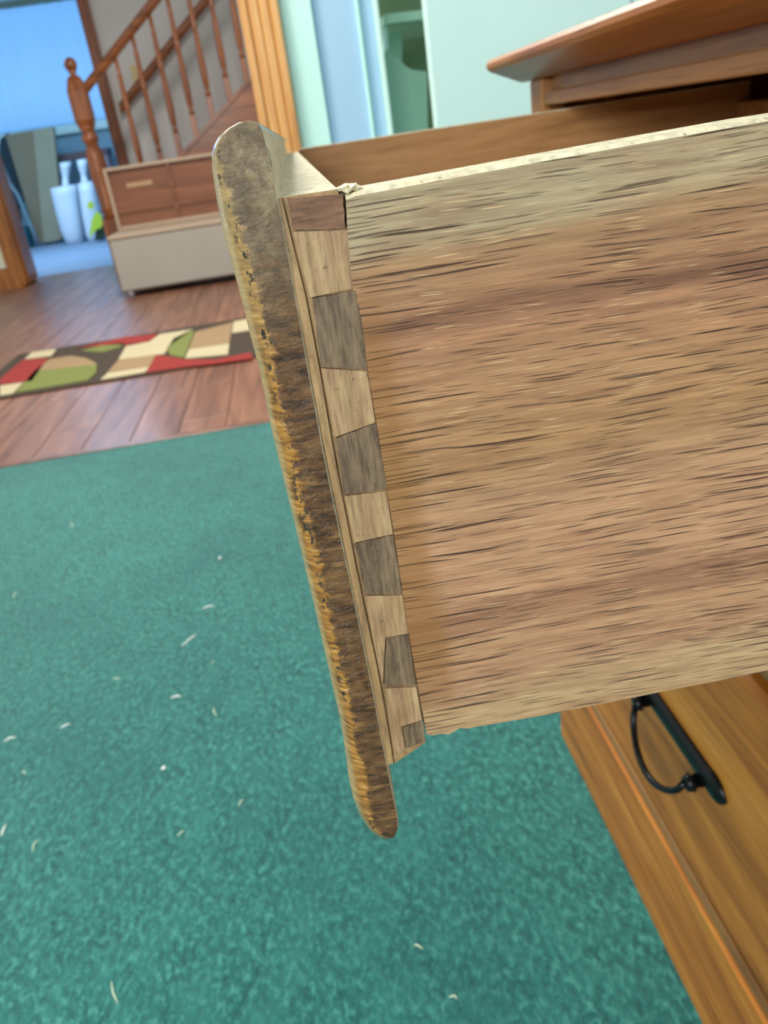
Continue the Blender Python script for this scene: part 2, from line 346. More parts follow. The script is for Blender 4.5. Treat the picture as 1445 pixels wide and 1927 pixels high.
b = MB(); b.box(xw+.002, x3, 2.42, 2.46, .01, 2.05, c=.002); loc(b.build('door_leaf', M['door_cool_lit'], dr), dr)
b = MB(); b.box(x1, x2, 2.40, 2.42, .01, 2.05, c=.004); loc(b.build('edge_moulding', M['wall_mint'], dr), dr)
b = MB(); b.box(x3, x4, 2.38, 2.5, 0, 2.2, c=.003); b.build('trim_4', M['white'], kind='structure')
b = MB(); b.box(x4, 3, 3.0, 3.1, 0, 2.75); b.build('wall_back', M['shelf_dark'], kind='structure')
# ------------------------------------------------------------------ built-in shelf in the recess
sh = empty('recess_shelf_unit', (x4+.15, 2.62, 0), label='pale green built-in shelf unit with rounded shelf in the recess', cat='shelf')
zs = at(727, 45, 1, 2.45)[2]; xs = at(722, 45, 1, 2.45)[0]+.004
b = MB(); pts = [(xs, 2.45, zs)]
for k in range(13):
    a = k/12*math.pi/2; pts.append((xs+.02+.34*math.sin(a), 2.45-.0+.32*(1-math.cos(a))*.0+.0, zs)) if k == 0 else pts.append((xs+.36*math.sin(a), 2.80-.35*math.cos(a), zs))
pts += [(xs+.36, 2.95, zs), (xs, 2.95, zs)]
b.prism(pts, (0, 0, .022)); loc(b.build('shelf', M['shelf_green'], sh), sh)
b = MB(); b.prism([at(722, 50, 1, 2.5), at(729, 48, 1, 2.5), at(731, 90, 1, 2.5), at(724, 98, 1, 2.5)], (0, .02, 0)); loc(b.build('bracket', M['wall_mint'], sh), sh)
b = MB(); b.prism([at(x, y, 1, 2.55) for x, y in ((722, 96), (733, 96), (765, 126), (775, 131), (803, 135), (806, 300), (700, 300))], (0, .02, 0)); loc(b.build('lower_panel', M['shelf_green'], sh), sh)
b = MB(); b.prism([at(x, y, 1, 2.7) for x, y in ((716, 40), (756, 50), (757, 160), (716, 160))], (0, .02, 0)); loc(b.build('back_panel', M['shelf_green'], sh), sh)
b = MB(); b.box(xs, xs+.42, 2.56, 2.98, 0, .45, c=.004); loc(b.build('base_cabinet', M['shelf_green'], sh), sh)
# ------------------------------------------------------------------ white door leaf
cx0 = at(799, 0, 1, 1.6)[0]; pk = at(1188, -4, 1, 1.6)
wc = empty('white_door_leaf', ((cx0+1.2)/2, 1.61, 0), label='plain white door leaf standing open behind the wooden nightstand', cat='door')
b = MB(); b.box(cx0, 1.3, 1.6, 1.632, .01, 2.1, c=.0015); b.box(cx0+.05, 1.25, 1.605, 1.625, 0, .012); loc(b.build('leaf', M['white'], wc), wc)
b = MB(); b.box(pk[0]-.0012, pk[0]+.0012, 1.598, 1.6, pk[2]-.012, pk[2]+.03); loc(b.build('seam_clip', M['foot'], wc, label='small grey clip at the panel seam'), wc)
# ------------------------------------------------------------------ staircase
YS = 6.3
sa = np.array(at(347, 292, 1, YS)); sb = np.array(at(472, 155, 1, YS)); ha = np.array(at(160, 168, 1, YS)); hb = np.array(at(292, 0, 1, YS))
hs = (hb[2]-ha[2])/(hb[0]-ha[0]); ss = (sb[2]-sa[2])/(sb[0]-sa[0]); sl = (hs+ss)/2
def ztop(x): return sb[2]+ss*(x-sb[0])
def zhand(x): return ha[2]+hs*(x-ha[0])
st = empty('staircase', (0, 6.8, 0), label='brown wooden staircase with turned balusters and ball-topped newel post rising to the right', cat='staircase')
xn = at(140, 150, 1, YS)[0]
XE = .9; X0 = xn+.03
b = MB(); zA = max(ztop(X0), .12)
xs0 = X0+.045
b.prism([(xs0, YS-.02, 0), (xs0+.3, YS-.02, 0), (XE, YS-.02, ztop(XE)-.30), (XE, YS-.02, ztop(XE)), (xs0, YS-.02, max(.05, ztop(xs0)))], (0, .045, 0))
loc(b.build('stringer', M['rail'], st), st)
b = MB(); b.prism([(xs0, YS-.035, ztop(xs0)), (XE, YS-.035, ztop(XE)), (XE, YS-.035, ztop(XE)+.03), (xs0, YS-.035, ztop(xs0)+.03)], (0, .075, 0)); loc(b.build('stringer_cap', M['rail'], st), st)
run = .25; rise = run*ss
for k in range(7):
    x = xs0+.12+k*run; z = ztop(x)-.06
    if x+run > XE: break
    b = MB(); b.box(x-.02, x+run, YS+.03, 7.39, z-.03, z, c=.006); loc(b.build('tread', M['stair'], st), st)
    b = MB(); b.box(x, x+.018, YS+.03, 7.39, max(0, z-.03-rise), z-.03); loc(b.build('riser', M['stair'], st), st)
# handrail, a moulded section swept along the slope
def sweep(xa_, xb_, zf, y, sec, name, parent, mat):
    b = MB(); b.rings([[(x, y+u, zf(x)+v) for u, v in sec] for x in (xa_, xb_)], smooth=False); return loc(b.build(name, mat, parent), parent)
sec = [(-.02, -.035), (.02, -.035), (.03, -.01), (.026, .02), (.012, .036), (-.012, .036), (-.026, .02), (-.03, -.01)]
sweep(xn+.05, XE, zhand, YS, sec, 'handrail', st, M['rail'])
bl = [((218, 115), (265, 306)), ((251, 75), (302, 300)), ((281, 35), (342, 292)), ((314, 0), (372, 259)), ((356, 0), (401, 226)), ((398, 0), (432, 193)), ((438, 0), (463, 155))]
xsb = [(at(*p, 1, YS)[0]+at(*q, 1, YS)[0])/2 for p, q in bl]; stp = (xsb[-1]-xsb[0])/6; xsb += [xsb[-1]+stp, xsb[-1]+2*stp, xsb[-1]+3*stp]
for x in xsb:
    z0, z1 = max(.06, ztop(x)+.025), zhand(x)-.02; h = z1-z0
    b = MB(); b.box(x-.019, x+.019, YS-.019, YS+.019, z0, z0+h*.16, c=.003)
    b.lathe((x, YS, z0), [(h*.16, 0.0158), (h*.18, 0.0211), (h*.2, 0.0132), (h*.23, 0.0198), (h*.34, 0.0238), (h*.5, 0.0185), (h*.62, 0.0145), (h*.64, 0.0211), (h*.66, 0.0132), (h*.7, 0.0185), (h*.84, 0.0139), (h*.86, 0.0185), (h*.88, 0.0132), (h, 0.0125)], 12)
    loc(b.build('baluster', M['stair'], st), st)
# newel post
zt = at(125, 108, 1, YS)[2]
Zp = lambda y, x: at(x, y, 1, YS)[2]
za, zb2, zc = Zp(150, 137), Zp(238, 165), Zp(262, 170)
b = MB(); w2 = .062
def sq(z, w): return [(sx*w, sy*w, z) for sx, sy in ((-1, -.7), (-.7, -1), (.7, -1), (1, -.7), (1, .7), (.7, 1), (-.7, 1), (-1, .7))]
b.rings([sq(0, w2), sq(.45, w2)], smooth=False)
b.rings([sq(zb2, w2*.8), sq(zb2+.04, w2), sq(za-.07, w2), sq(za, w2*.7), sq(za+.02, w2*.5)], smooth=False)
b.lathe((0, 0, 0), [(.45, .06), (.48, .042), (.5, .06), (.53, .05), (zc-.22, .066), (zc-.1, .060), (zc-.03, .040), (zc-.01, .055), (zc+.02, .055), (zc+.035, .040), (zb2-.03, .040), (zb2-.01, .055), (zb2+.01, .048)])
np_ = b.build('newel_post', M['stair'], st); np_.location = Vector((xn, YS, 0))-st.location
b = MB(); b.lathe((0, 0, 0), [(za+.01, .032), (za+.03, .018), (za+.045, .03)]+[(zt-.045+.045*math.sin(t), max(.001, .043*math.cos(t))) for t in np.linspace(-1.0, 1.57, 9)], 16)
b.build('ball_finial', M['stair'], np_)
# rail fixed to the stairwell wall
wr = empty('wall_handrail', (at(300, 110, 1, 7.3)[0], 7.39, 0), label='dark wooden handrail fixed to the grey stairwell wall', cat='handrail')
wa = at(226, 205, 1, 7.3); wb = at(388, 0, 1, 7.3); wsl = (wb[2]-wa[2])/(wb[0]-wa[0])
sweep(wa[0], 1.0, lambda x: wa[2]+wsl*(x-wa[0]), 7.3, [(u*.9, v*1.1) for u, v in sec], 'rail', wr, M['rail'])
for x in (wa[0]+.2, wa[0]+1.1):
    b = MB(); z = wa[2]+wsl*(x-wa[0]); b.tube([(x, 7.3, z-.03), (x, 7.33, z-.07), (x, 7.40, z-.08)], .008); loc(b.build('bracket', M['rim'], wr), wr)
p = at(254, 139, 1, 7.39)
b = MB(); b.box(-.028, .028, -.008, 0, -.06, .06, c=.003); o = b.build('switch_plate', paint('yellowed_plastic', sr(204, 184, 130), .4), label='yellowed switch plate on the wall behind the balusters', cat='switch'); o.location = (p[0], 7.4, p[2])
# ------------------------------------------------------------------ storage bench with raised lid
bx0, bx1, by = -1.13, -.10, 5.45
be = empty('storage_bench', ((bx0+bx1)/2, by+.2, 0), label='grey fabric storage bench with raised brown-lined lid below the stairs', cat='bench')
b = MB(); b.box(bx0, bx1, by, by+.42, .04, .365, c=.012); loc(b.build('body', M['fabric'], be), be)
b = MB(); b.box(bx0-.005, bx1+.005, by-.006, by+.43, .362, .385, c=.006); loc(b.build('upper_edge', M['rim'], be), be)
for x in (bx0+.05, bx1-.05):
    for y in (by+.03, by+.38):
        b = MB(); b.lathe((x, y, 0), [(0, .018), (.02, .02), (.045, .024)], 12); loc(b.build('foot', M['foot'], be), be)
ly = by+.40; lz0, lz1 = .385, at(192, 318, 1, ly)[2]
b = MB(); t = .022
b.box(bx0, bx0+t, ly, ly+.05, lz0, lz1, c=.004); b.box(bx1-t, bx1, ly, ly+.05, lz0, lz1, c=.004)
b.box(bx0+t, bx1-t, ly, ly+.05, lz1-t, lz1, c=.004); b.box(bx0+t, bx1-t, ly, ly+.05, lz0, lz0+t, c=.004)
loc(b.build('lid_rim', M['rim'], be), be)
b = MB(); b.box(bx0+t, bx1-t, ly+.03, ly+.045, lz0+t, lz1-t); loc(b.build('lid_lining', M['lid_in'], be), be)
xd = at(323, 350, 1, ly)[0]
b = MB(); b.box(xd-.012, xd+.012, ly+.012, ly+.03, lz0+t, lz1-t, c=.003); loc(b.build('lid_batten', M['lid_in'], be), be)
b = MB(); b.box(bx0+t, bx1-t, ly+.02, ly+.03, lz0+.10, lz0+.13, c=.003); loc(b.build('lid_batten', M['lid_in'], be), be)
p = at(262, 346, 1, ly+.028)
b = MB(); b.box(p[0]-.085, p[0]+.085, ly+.026, ly+.03, p[2]-.014, p[2]+.014); loc(b.build('paper_label', M['label'], be, label='pale tan strip label on the lid lining'), be)
# ------------------------------------------------------------------ patterned runner rug
ry0, ry1, rx0, rx1 = 3.24, 4.10, -1.42, .3
rg = empty('runner_rug', ((rx0+rx1)/2, (ry0+ry1)/2, 0), label='runner rug with red, green, brown and cream curved patches', cat='rug')
RC = {k: paint('rug_'+k, v, .95, .6) for k, v in dict(red=sr(140, 38, 30), green=sr(112, 120, 58), cream=sr(186, 174, 140), tan=sr(148, 122, 88), brown=sr(62, 50, 36)).items()}
b = MB(); b.box(rx0, rx1, ry0, ry1, 0, .008, c=.002); loc(b.build('backing', RC['brown'], rg), rg)
def C2(x, y): p = at(x*580/1445, 400+y*500/1246, 2, .01); return (p[0], p[1], .008)
patches = [('red', [(0, 780), (108, 690), (225, 682), (150, 790), (0, 806)]),
 ('cream', [(0, 812), (110, 797), (60, 848), (0, 858)]),
 ('cream', [(150, 655), (265, 640), (240, 672), (115, 688)]),
 ('green', [(115, 797), (160, 745), (455, 712), (450, 750), (410, 786), (75, 843)]),
 ('tan', [(232, 688), (330, 672), (400, 682), (440, 700), (455, 712), (160, 745)]),
 ('green', [(380, 648), (470, 625), (585, 610), (560, 632), (480, 655)]),
 ('red', [(365, 635), (590, 583), (745, 570), (690, 608), (590, 618), (470, 624)]),
 ('cream', [(555, 690), (590, 628), (700, 606), (750, 570), (905, 548), (800, 620), (770, 662)]),
 ('green', [(782, 640), (815, 590), (905, 548), (905, 575), (862, 680), (800, 668)]),
 ('tan', [(555, 692), (730, 668), (700, 725), (505, 748)]),
 ('cream', [(505, 752), (700, 725), (680, 748), (472, 784)]),
 ('red', [(682, 750), (735, 668), (870, 688), (1010, 690), (1175, 655), (1185, 685), (1000, 710), (880, 722)]),
 ('tan', [(915, 560), (1092, 515), (1075, 612), (885, 640)]),
 ('cream', [(885, 642), (1075, 614), (1068, 665), (868, 684)]),
 ('cream', [(1095, 512), (1210, 490), (1215, 545), (1088, 565)])]
for c, q in patches:
    b = MB(); b.prism([C2(*u) for u in q], (0, 0, .003)); loc(b.build('pile_patch', RC[c], rg), rg)
for k, c in enumerate(['tan', 'red', 'cream']):
    b = MB(); x = -.05+k*.11; b.prism([(x, ry0+.02, .008), (x+.1, ry0+.02, .008), (x+.1, ry1-.02, .008), (x, ry1-.02, .008)], (0, 0, .003)); loc(b.build('pile_patch', RC[c], rg), rg)
# ------------------------------------------------------------------ far room
def loft(rows, Y, depth, n=18, floor=True):
    """rounded body: rows of (pixel y, left x, right x) at distance Y"""
    rs = []
    for i, (py, a_, c_) in enumerate(rows):
        p, q = at(a_, py, 1, Y), at(c_, py, 1, Y); cx_ = (p[0]+q[0])/2; r = abs(q[0]-p[0])/2; z = max(.003, (p[2]+q[2])/2)
        d = min(depth, r*1.2); z = .003 if i == len(rows)-1 and floor else z
        rs.append([(cx_+r*math.copysign(abs(math.cos(2*math.pi*j/n))**.8, math.cos(2*math.pi*j/n)), Y+.0+d*math.copysign(abs(math.sin(2*math.pi*j/n))**.8, math.sin(2*math.pi*j/n)), z) for j in range(n)])
    b = MB(); b.rings(rs[::-1]); return b
def slab(px, Y, th): b = MB(); pts = [list(at(x, y, 1, Y)) for x, y in px]; [q.__setitem__(2, max(.003, q[2])) for q in pts]; b.prism(pts, (0, th, 0)); return b
def recentre(o):
    me = o.data; n = len(me.vertices); co = np.empty(n*3); me.vertices.foreach_get('co', co); co = co.reshape(-1, 3)
    c = np.array([(co[:, 0].min()+co[:, 0].max())/2, (co[:, 1].min()+co[:, 1].max())/2, co[:, 2].min()]); me.vertices.foreach_set('co', (co-c).ravel()); o.location = c; return o
bag = paint('pale_plastic_bag', sr(226, 240, 250), .35, .3); YB = 11.35
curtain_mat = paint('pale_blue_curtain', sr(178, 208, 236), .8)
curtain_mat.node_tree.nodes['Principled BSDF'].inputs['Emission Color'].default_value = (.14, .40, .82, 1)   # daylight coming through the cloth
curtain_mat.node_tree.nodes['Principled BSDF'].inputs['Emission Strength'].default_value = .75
cu = empty('window_1', (-2.9, 11.9, .9), kind='structure')
p0 = at(0, 245, 1, 11.9); zc0 = at(60, 242, 1, 11.9)[2]; zc1 = at(0, 18, 1, 11.9)[2]
b = MB(); n = 90; rs = []
for z in (zc0, (zc0+zc1)/2, zc1):
    rs.append([(-4.6+2.85*i/n, 11.86+.012*math.sin(i*1.3)+.008*math.sin(i*.45+1), z) for i in range(n+1)])
for r in list(rs): pass
vs = [p for r in rs for p in r]; N = n+1
b.poly(vs, [(k*N+i, k*N+i+1, (k+1)*N+i+1, (k+1)*N+i) for k in range(2) for i in range(n)], smooth=True)
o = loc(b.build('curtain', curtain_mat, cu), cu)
md = o.modifiers.new('thick', 'SOLIDIFY'); md.thickness = .004
b = MB(); b.box(-4.65, -1.7, 11.82, 11.98, zc1-.01, zc1+.09, c=.01); loc(b.build('valance', paint('sage_valance', sr(150, 170, 150), .8), cu), cu)
b = MB(); b.box(-4.65, -1.7, 11.9, 11.99, zc0-.12, zc0, c=.008); loc(b.build('window_sill', M['white'], cu), cu)
def far(o): return recentre(o)
cb = paint('grey_cardboard', sr(150, 140, 112), .8)
far(slab([(10, 254), (66, 244), (102, 452), (72, 458)], YB+.05, .10).build('cardboard_panel', cb, label='tall grey-brown cardboard panel leaning left of the other', cat='panel', group='cardboard panels'))
far(slab([(62, 245), (100, 238), (119, 440), (115, 450), (100, 454), (82, 456)], YB-.1, .10).build('cardboard_panel', paint('pale_grey_cardboard', sr(168, 164, 136), .8), label='pale grey-green cardboard panel beside the white bags', cat='panel', group='cardboard panels'))
far(slab([(0, 262), (14, 250), (48, 370), (36, 395), (0, 310)], YB+.3, .06).build('dark_board', paint('dark_teal_board', sr(40, 66, 76), .7), label='dark teal board at the far left behind cardboard', cat='board'))
o = MB(); o.tube([at(x, y, 1, YB-.25) for x, y in ((-12, 285), (4, 312), (18, 345), (34, 368), (44, 392), (58, 425), (70, 456))], .022); far(o.build('curved_pole', paint('grey_blue_metal', sr(130, 160, 168), .4), label='thin curved grey pole leaning against the cardboard', cat='pole'))
far(loft([(372, 6, 20), (385, 6, 30), (405, 12, 40), (420, 20, 41)], YB, .1, 18, False).build('brown_bag', paint('brown_leather', sr(112, 82, 66), .6), label='brown bag on top of the teal bin', cat='bag'))
far(loft([(427, 24, 50), (431, 22, 56), (445, 30, 60), (462, 36, 64), (464, 38, 63)], YB-.05, .14).build('teal_bin', paint('teal_plastic', sr(10, 96, 112), .45), label='dark teal plastic bin on the far room floor', cat='bin'))
for k, (rows, lb) in enumerate([([(305, 112, 136), (318, 114, 133), (333, 117, 130), (349, 117, 130), (350.5, 95, 146), (365, 97, 148), (395, 104, 152), (430, 114, 157), (446, 121, 158), (449, 124, 156)], 'white plastic carrier bag beside the cardboard panels'),
                              ([(300, 144, 166), (315, 147, 165), (328, 152, 163), (342, 153, 166), (343.5, 146, 178), (362, 149, 182), (398, 154, 190), (430, 160, 192), (443, 163, 192), (446, 166, 190)], 'white plastic carrier bag behind the newel post')]):
    far(loft(rows, YB-.55-.12*k, .16).build('plastic_bag', bag, label=lb, cat='bag', group='white carrier bags'))
tw = empty('toy_plant', at(180, 440, 1, YB-1.1), label='yellow-green leafy object standing before the white bag', cat='plant')
gy = paint('yellow_green', sr(190, 214, 60), .5); gd = paint('dark_green', sr(24, 60, 40), .6)
for k, q in enumerate([[(168, 448), (172, 415), (180, 398), (186, 400), (188, 412), (190, 425), (178, 436)], [(165, 380), (173, 379), (177, 388), (172, 394), (164, 392)], [(182, 402), (190, 404), (193, 422), (188, 432)]]):
    loc(slab(q, YB-1.04-.02*k, .03).build('leaf', gy, tw), tw)
o = slab([(178, 452), (180, 434), (192, 420), (196, 441), (192, 452)], YB-1.0, .06); loc(o.build('pot', gd, tw), tw)
tb = empty('low_table', at(150, 430, 1, 11.7), label='brown-topped side table behind the white bags', cat='table')
za_, zb_ = at(140, 296, 1, 11.6)[2], at(140, 284, 1, 11.6)[2]; xa_, xb_ = at(95, 292, 1, 11.6)[0], at(205, 280, 1, 11.6)[0]
b = MB(); b.box(xa_, xb_, 11.45, 11.8, za_-.03, zb_-.02, c=.006); loc(b.build('tabletop', paint('table_brown', sr(96, 80, 84), .5), tb), tb)
for x in (xa_+.04, xb_-.04):
    for y in (11.48, 11.77):
        b = MB(); b.box(x-.02, x+.02, y-.02, y+.02, .002, za_-.03); loc(b.build('leg', M['foot'], tb), tb)
# wooden cabinet at the left edge
ex = at(46, 505, 1, 7.0)[0]
cbn = empty('wooden_cabinet', (ex-.4, 7.1, 0), label='honey brown cabinet with cream panel at the far left', cat='cabinet')
b = MB(); rs = []
for z, dx in ((0, .03), (.03, .008), (.08, 0), (1.55, 0), (1.6, .02)):
    rs.append([(ex-.9, 7.0, z), (ex-.06-dx, 7.0, z), (ex-.02-dx, 7.015, z), (ex-dx, 7.06, z), (ex-dx, 7.3, z), (ex-.9, 7.3, z)])
b.rings(rs, smooth=False); loc(b.build('carcass', wood('cabinet_wood', sr(130, 76, 28), sr(166, 104, 44), sr(186, 124, 62), 'Z', 4, .35, .2), cbn), cbn)
px = at(11, 500, 1, 6.99)
b = MB(); b.box(px[0]-.5, px[0], 6.985, 7.0, px[2]-.02, px[2]+.9, c=.004); loc(b.build('door', M['cream'], cbn, label='cream inset door'), cbn)
# ------------------------------------------------------------------ nightstand
XF = .245; DY0, DY1 = .075, .8136
ns = empty('nightstand', ((XF+.65)/2, (DY0+DY1)/2, 0), label='honey brown wooden chest of drawers missing its pulled-out top drawer', cat='nightstand')
def P(b, name, mat, **k): return loc(b.build(name, mat, ns, **k), ns)
zu = .782
# top: moulded front edge, far overhang
cA = at(915, 124, 0, XF-.028); zT = cA[2]; yT = cA[1]
cB = at(945, 157, 2, zu)
b = MB(); xe0 = XF-.028; xe1 = min(cB[0], XF-.004)
prof = [(0, 1.0), (.0015, .86), (.0, .72), (.002, .6), (xe1-xe0, 0)]
zt2 = zT+.004
def ring(d, z): return [(xe0+d, DY0-.04+d, z), (.68, DY0-.04+d, z), (.68, yT-d, z), (xe0+d, yT-d, z)]
rs = [ring(d, z) for d, z in ((.0265, zu), (.0245, zu+.001), (.0025, zT-.006), (0, zT-.0025), (0, zT+.001), (.002, zT+.004), (.006, zT+.005))]
b.rings(rs, smooth=False); P(b, 'top', wood('dresser_top_wood', sr(112, 60, 16), sr(152, 90, 30), sr(176, 116, 46), 'Y', 7, .42, .15, .5))
zr = .7595
b = MB(); b.box(XF, XF+.02, DY0+.04, DY1-.035, zr, .7705, c=.001); P(b, 'rail', M['dresser_body'])
b = MB(); b.box(XF+.008, XF+.02, DY0+.04, DY1-.035, .7705, zu); P(b, 'recess_strip', M['dresser_body'])
b = MB(); b.box(XF-.002, XF+.02, DY1-.035, DY1, 0, zu, c=.002); P(b, 'stile', M['dresser_v'])
b = MB(); b.box(XF-.002, XF+.02, DY0, DY0+.04, 0, zu, c=.002); P(b, 'stile', M['dresser_v'])
for y0_, y1_ in ((DY0+.001, DY0+.016), (DY1-.017, DY1-.002)):
    b = MB(); b.box(XF+.02, .65, y0_, y1_, 0, zu); P(b, 'side_panel', M['dresser_v'])
b = MB(); b.box(.64, .65, DY0+.016, DY1-.017, .02, zu); P(b, 'back_panel', M['dresser_v'])
for z0_, z1_ in ((.596, .616), (.392, .412), (.13, .15)):
    b = MB(); b.box(XF, XF+.02, DY0+.04, DY1-.035, z0_, z1_, c=.001); P(b, 'rail', M['dresser_body'])
XO = XF-.012
zL0 = (at(1117, 1332, 0, XO)[2]+at(1445, 1871, 0, XO)[2])/2; zL1 = (at(1388, 1272, 0, XO)[2]+at(1445, 1320, 0, XO)[2])/2
b = MB(); b.box(XF-.003, XF+.02, DY0, DY1, 0, .135, c=.002); P(b, 'apron', M['dresser'])
def drawer_front(z0_, z1_):
    b = MB(); ya, yb = DY0+.012, DY1-.012
    rs = [[(x, ya+d, z0_+d), (x, yb-d, z0_+d), (x, yb-d, z1_-d), (x, ya+d, z1_-d)] for x, d in ((XF-.0005, 0), (XO+.005, 0), (XO+.002, .0015), (XO, .007))]
    b.rings(rs, smooth=False)
    b.box(XF+.0, XF+.36, DY0+.06, DY1-.06, z0_+.02, z1_-.02)
    return b
low = P(drawer_front(zL0, zL1), 'drawer', M['dresser']); mid = P(drawer_front(zL1+.012, .603), 'drawer', M['dresser_body'])
# handle: iron back bar with a hanging bail
xh = XO-.0005
e0 = at(1352, 1512, 0, xh-.006); m0 = at(1288, 1420, 0, xh-.006); zc_ = (e0[2]+m0[2])/2
pa = at(1299, 1452, 0, xh-.012); pb = at(1200, 1318, 0, xh-.012); zpost = (pa[2]+pb[2])/2
yb0, yb1 = e0[1], pb[1]+(pa[1]-e0[1])
b = MB(); n = 26; rs = []
for i in range(n+1):
    u = i/n; y = yb0+(yb1-yb0)*u; e = min(u, 1-u)*(yb1-yb0)
    wv = .0115*math.sqrt(max(.02, 1-(max(0, .016-e)/.016)**2)) * (1 if e < .02 else .93)
    dp = .006*(1 if .03 > e > .012 else .9)
    wv = max(wv, .0015)
    rs.append([(xh, y, zc_-wv), (xh-dp*.6*min(1, wv/.01), y, zc_-wv*.8), (xh-dp*min(1, wv/.01), y, zc_-wv*.3), (xh-dp*min(1, wv/.01), y, zc_+wv*.3), (xh-dp*.6*min(1, wv/.01), y, zc_+wv*.8), (xh, y, zc_+wv)])
b.rings(rs, smooth=True)
zpost = zc_-.006
for y in (pa[1], pb[1]):
    b.tube([(xh-.002, y, zpost), (xh-.010, y, zpost-.001), (xh-.0105, y, zpost-.001), (xh-.016, y, zpost-.002)], [.006, .005, .0075, .0055], 12)
bq = []
for k in range(25):
    u = k/24; y = pa[1]+.002+(pb[1]-pa[1]-.004)*u; s_ = math.sin(math.pi*u)**.55
    bq.append((xh-.015-.010*s_, y, zpost-.002-.030*s_))
b2 = MB(); b2.tube(bq, .0028, 10)
hd = b.build('handle', M['black']); hd.parent = low
# handle is a sub-part of the drawer; its bail is joined so the depth stays at three levels
ob = b2.build('bail', M['black']); ob.parent = low
# ------------------------------------------------------------------ the pulled-out drawer (hero)
TH = -.0168; O = Vector((0, .135, H)); c_, s_ = math.cos(TH), math.sin(TH)
dw = empty('drawer', O, TH, label='pulled-out oak drawer with dovetailed side and worn varnished front', cat='drawer')
def lo(x, y, v=0.0):
    """pixel on the drawer's own plane local y = v"""
    r = ray(x, y); ex_ = np.array([c_, s_, 0]); ey_ = np.array([-s_, c_, 0]); o_ = np.array([0, .135, 0])
    t_ = (v+o_@ey_)/(r@ey_); q = r*t_-o_; return (float(q@ex_), v, float(q[2]))
LE = [(487, 231), (470, 226), (448, 231), (428, 242), (412, 256), (402, 274), (398, 292), (399, 318), (403, 345), (413, 405), (424, 450), (440, 510), (456, 570), (470, 628), (484, 680), (497, 738), (509, 800), (524, 862), (538, 920), (554, 985), (572, 1060), (590, 1135), (606, 1205), (622, 1275), (640, 1352), (650, 1415), (656, 1462), (664, 1500), (678, 1536), (694, 1560), (712, 1575), (728, 1582)]
RE = [(493, 245), (494, 250), (496, 256), (498, 264), (500, 272), (503, 280), (505, 292), (508, 308), (512, 326), (523, 385), (532, 430), (543, 490), (553, 552), (564, 612), (573, 665), (583, 722), (596, 790), (607, 850), (618, 905), (631, 968), (646, 1040), (661, 1110), (675, 1178), (690, 1250), (704, 1320), (716, 1385), (725, 1430), (731, 1462), (740, 1505), (747, 1540), (748, 1560), (742, 1576)]
n = len(LE)
# mid boundary between flat end grain and the worn round-over, as fraction of width
def frac(y):
    return .04+.30*min(1, max(0, (y-235)/240)) if y < 1450 else .34+.10*min(1, (y-1450)/120)
LF = []
for (lx, ly_), (rx, ry) in zip(LE, RE):
    f = frac(ly_); LF.append((lx+(rx-lx)*f, ly_+(ry-ly_)*f*.3))
for i_, q_ in zip(range(26, 32), [(689, 1460), (693, 1498), (697, 1532), (704, 1555), (716, 1569), (731, 1577)]): LF[i_] = q_
b = MB(); rng = random.Random(3)
D_ = .6195
def jit(a=.00012): return rng.uniform(-a, a)
r0 = [lo(*p, .0) for p in LF]; r1 = [lo(lx*.55+fx*.45, ly_*.8+fy*.2, .0012) for (lx, ly_), (fx, fy) in zip(LE, LF)]
r2 = [lo(*p, .0038) for p in LE]; rr = [lo(*p, 0) for p in RE]
r0 = [(x+jit(), y, z) for x, y, z in r0]; r1 = [(x+jit(), y+jit(.0003), z) for x, y, z in r1]
r3 = [(x, D_-.003, z) for x, y, z in r2]; r4 = [(x+.003, D_, z) for x, y, z in r2]
xrb = max(p[0] for p in rr[8:])
rb = [(p[0]+.0004, D_, p[2]) for p in rr]
def strip(A, B, mi, sm=True, va=2.0, vb=2.0):
    nb = len(b.v)
    for i in range(n): b.at[nb+i] = va; b.at[nb+n+i] = vb
    b.poly(A+B, [(i, i+1, n+i+1, n+i) for i in range(n-1)], mi, sm)
rr2 = [(x+.0003, .0008, z) for x, y, z in rr]
strip(r2, r1, 0, True, 0, .5); strip(r1, r0, 0, True, .5, 1); strip(r0, rr, 0, False, 1, 2); strip(rr, rr2, 2, False); strip(rr2, rb, 2, False); strip(rb, r4, 0, False); strip(r4, r3, 0, True, 2, 2); strip(r3, r2, 0, True, 0, 0)
for k in (0, n-1):
    loop = [r2[k], r1[k], r0[k], rr[k], rr2[k], rb[k], r4[k], r3[k]]; b.poly(loop, [list(range(8))], 0)
b.build('drawer_front', [M['end'], M['end'], M['core_top']], dw, label='drawer front edge with dark brown varnish worn to yellow')
# core: thick unfinished backing of the front, with the joint zone on its near end
GL = [(529, 372), (553, 470), (575, 560), (600, 690), (622, 820), (643, 932), (664, 1040), (680, 1119), (706, 1240), (724, 1335), (740, 1436)]
JR = [(636, 362), (652, 432), (663, 545), (691, 697), (708, 797), (727, 922), (742, 1010), (757, 1118), (776, 1240), (792, 1330), (801, 1397)]
inner = [(503, 300), (540, 470), (565, 600), (583, 700), (600, 790), (622, 905), (648, 1030), (662, 1100), (690, 1235), (707, 1325), (728, 1440)]
b = MB()
A_ = [lo(*p, .0006) for p in inner]; G_ = [lo(*p, .0004) for p in GL]; A_[0] = (A_[0][0], .0006, G_[0][2]); G2 = [lo(x+3, y, .0009) for x, y in GL]; J_ = [lo(*p, .0004) for p in JR]
m_ = len(GL)
zt_ = G_[0][2]
A_[0] = (lo(522, 372, 0)[0], .0006, zt_); G2[0] = (G2[0][0], .0009, zt_); J_[0] = (J_[0][0], .0004, zt_)
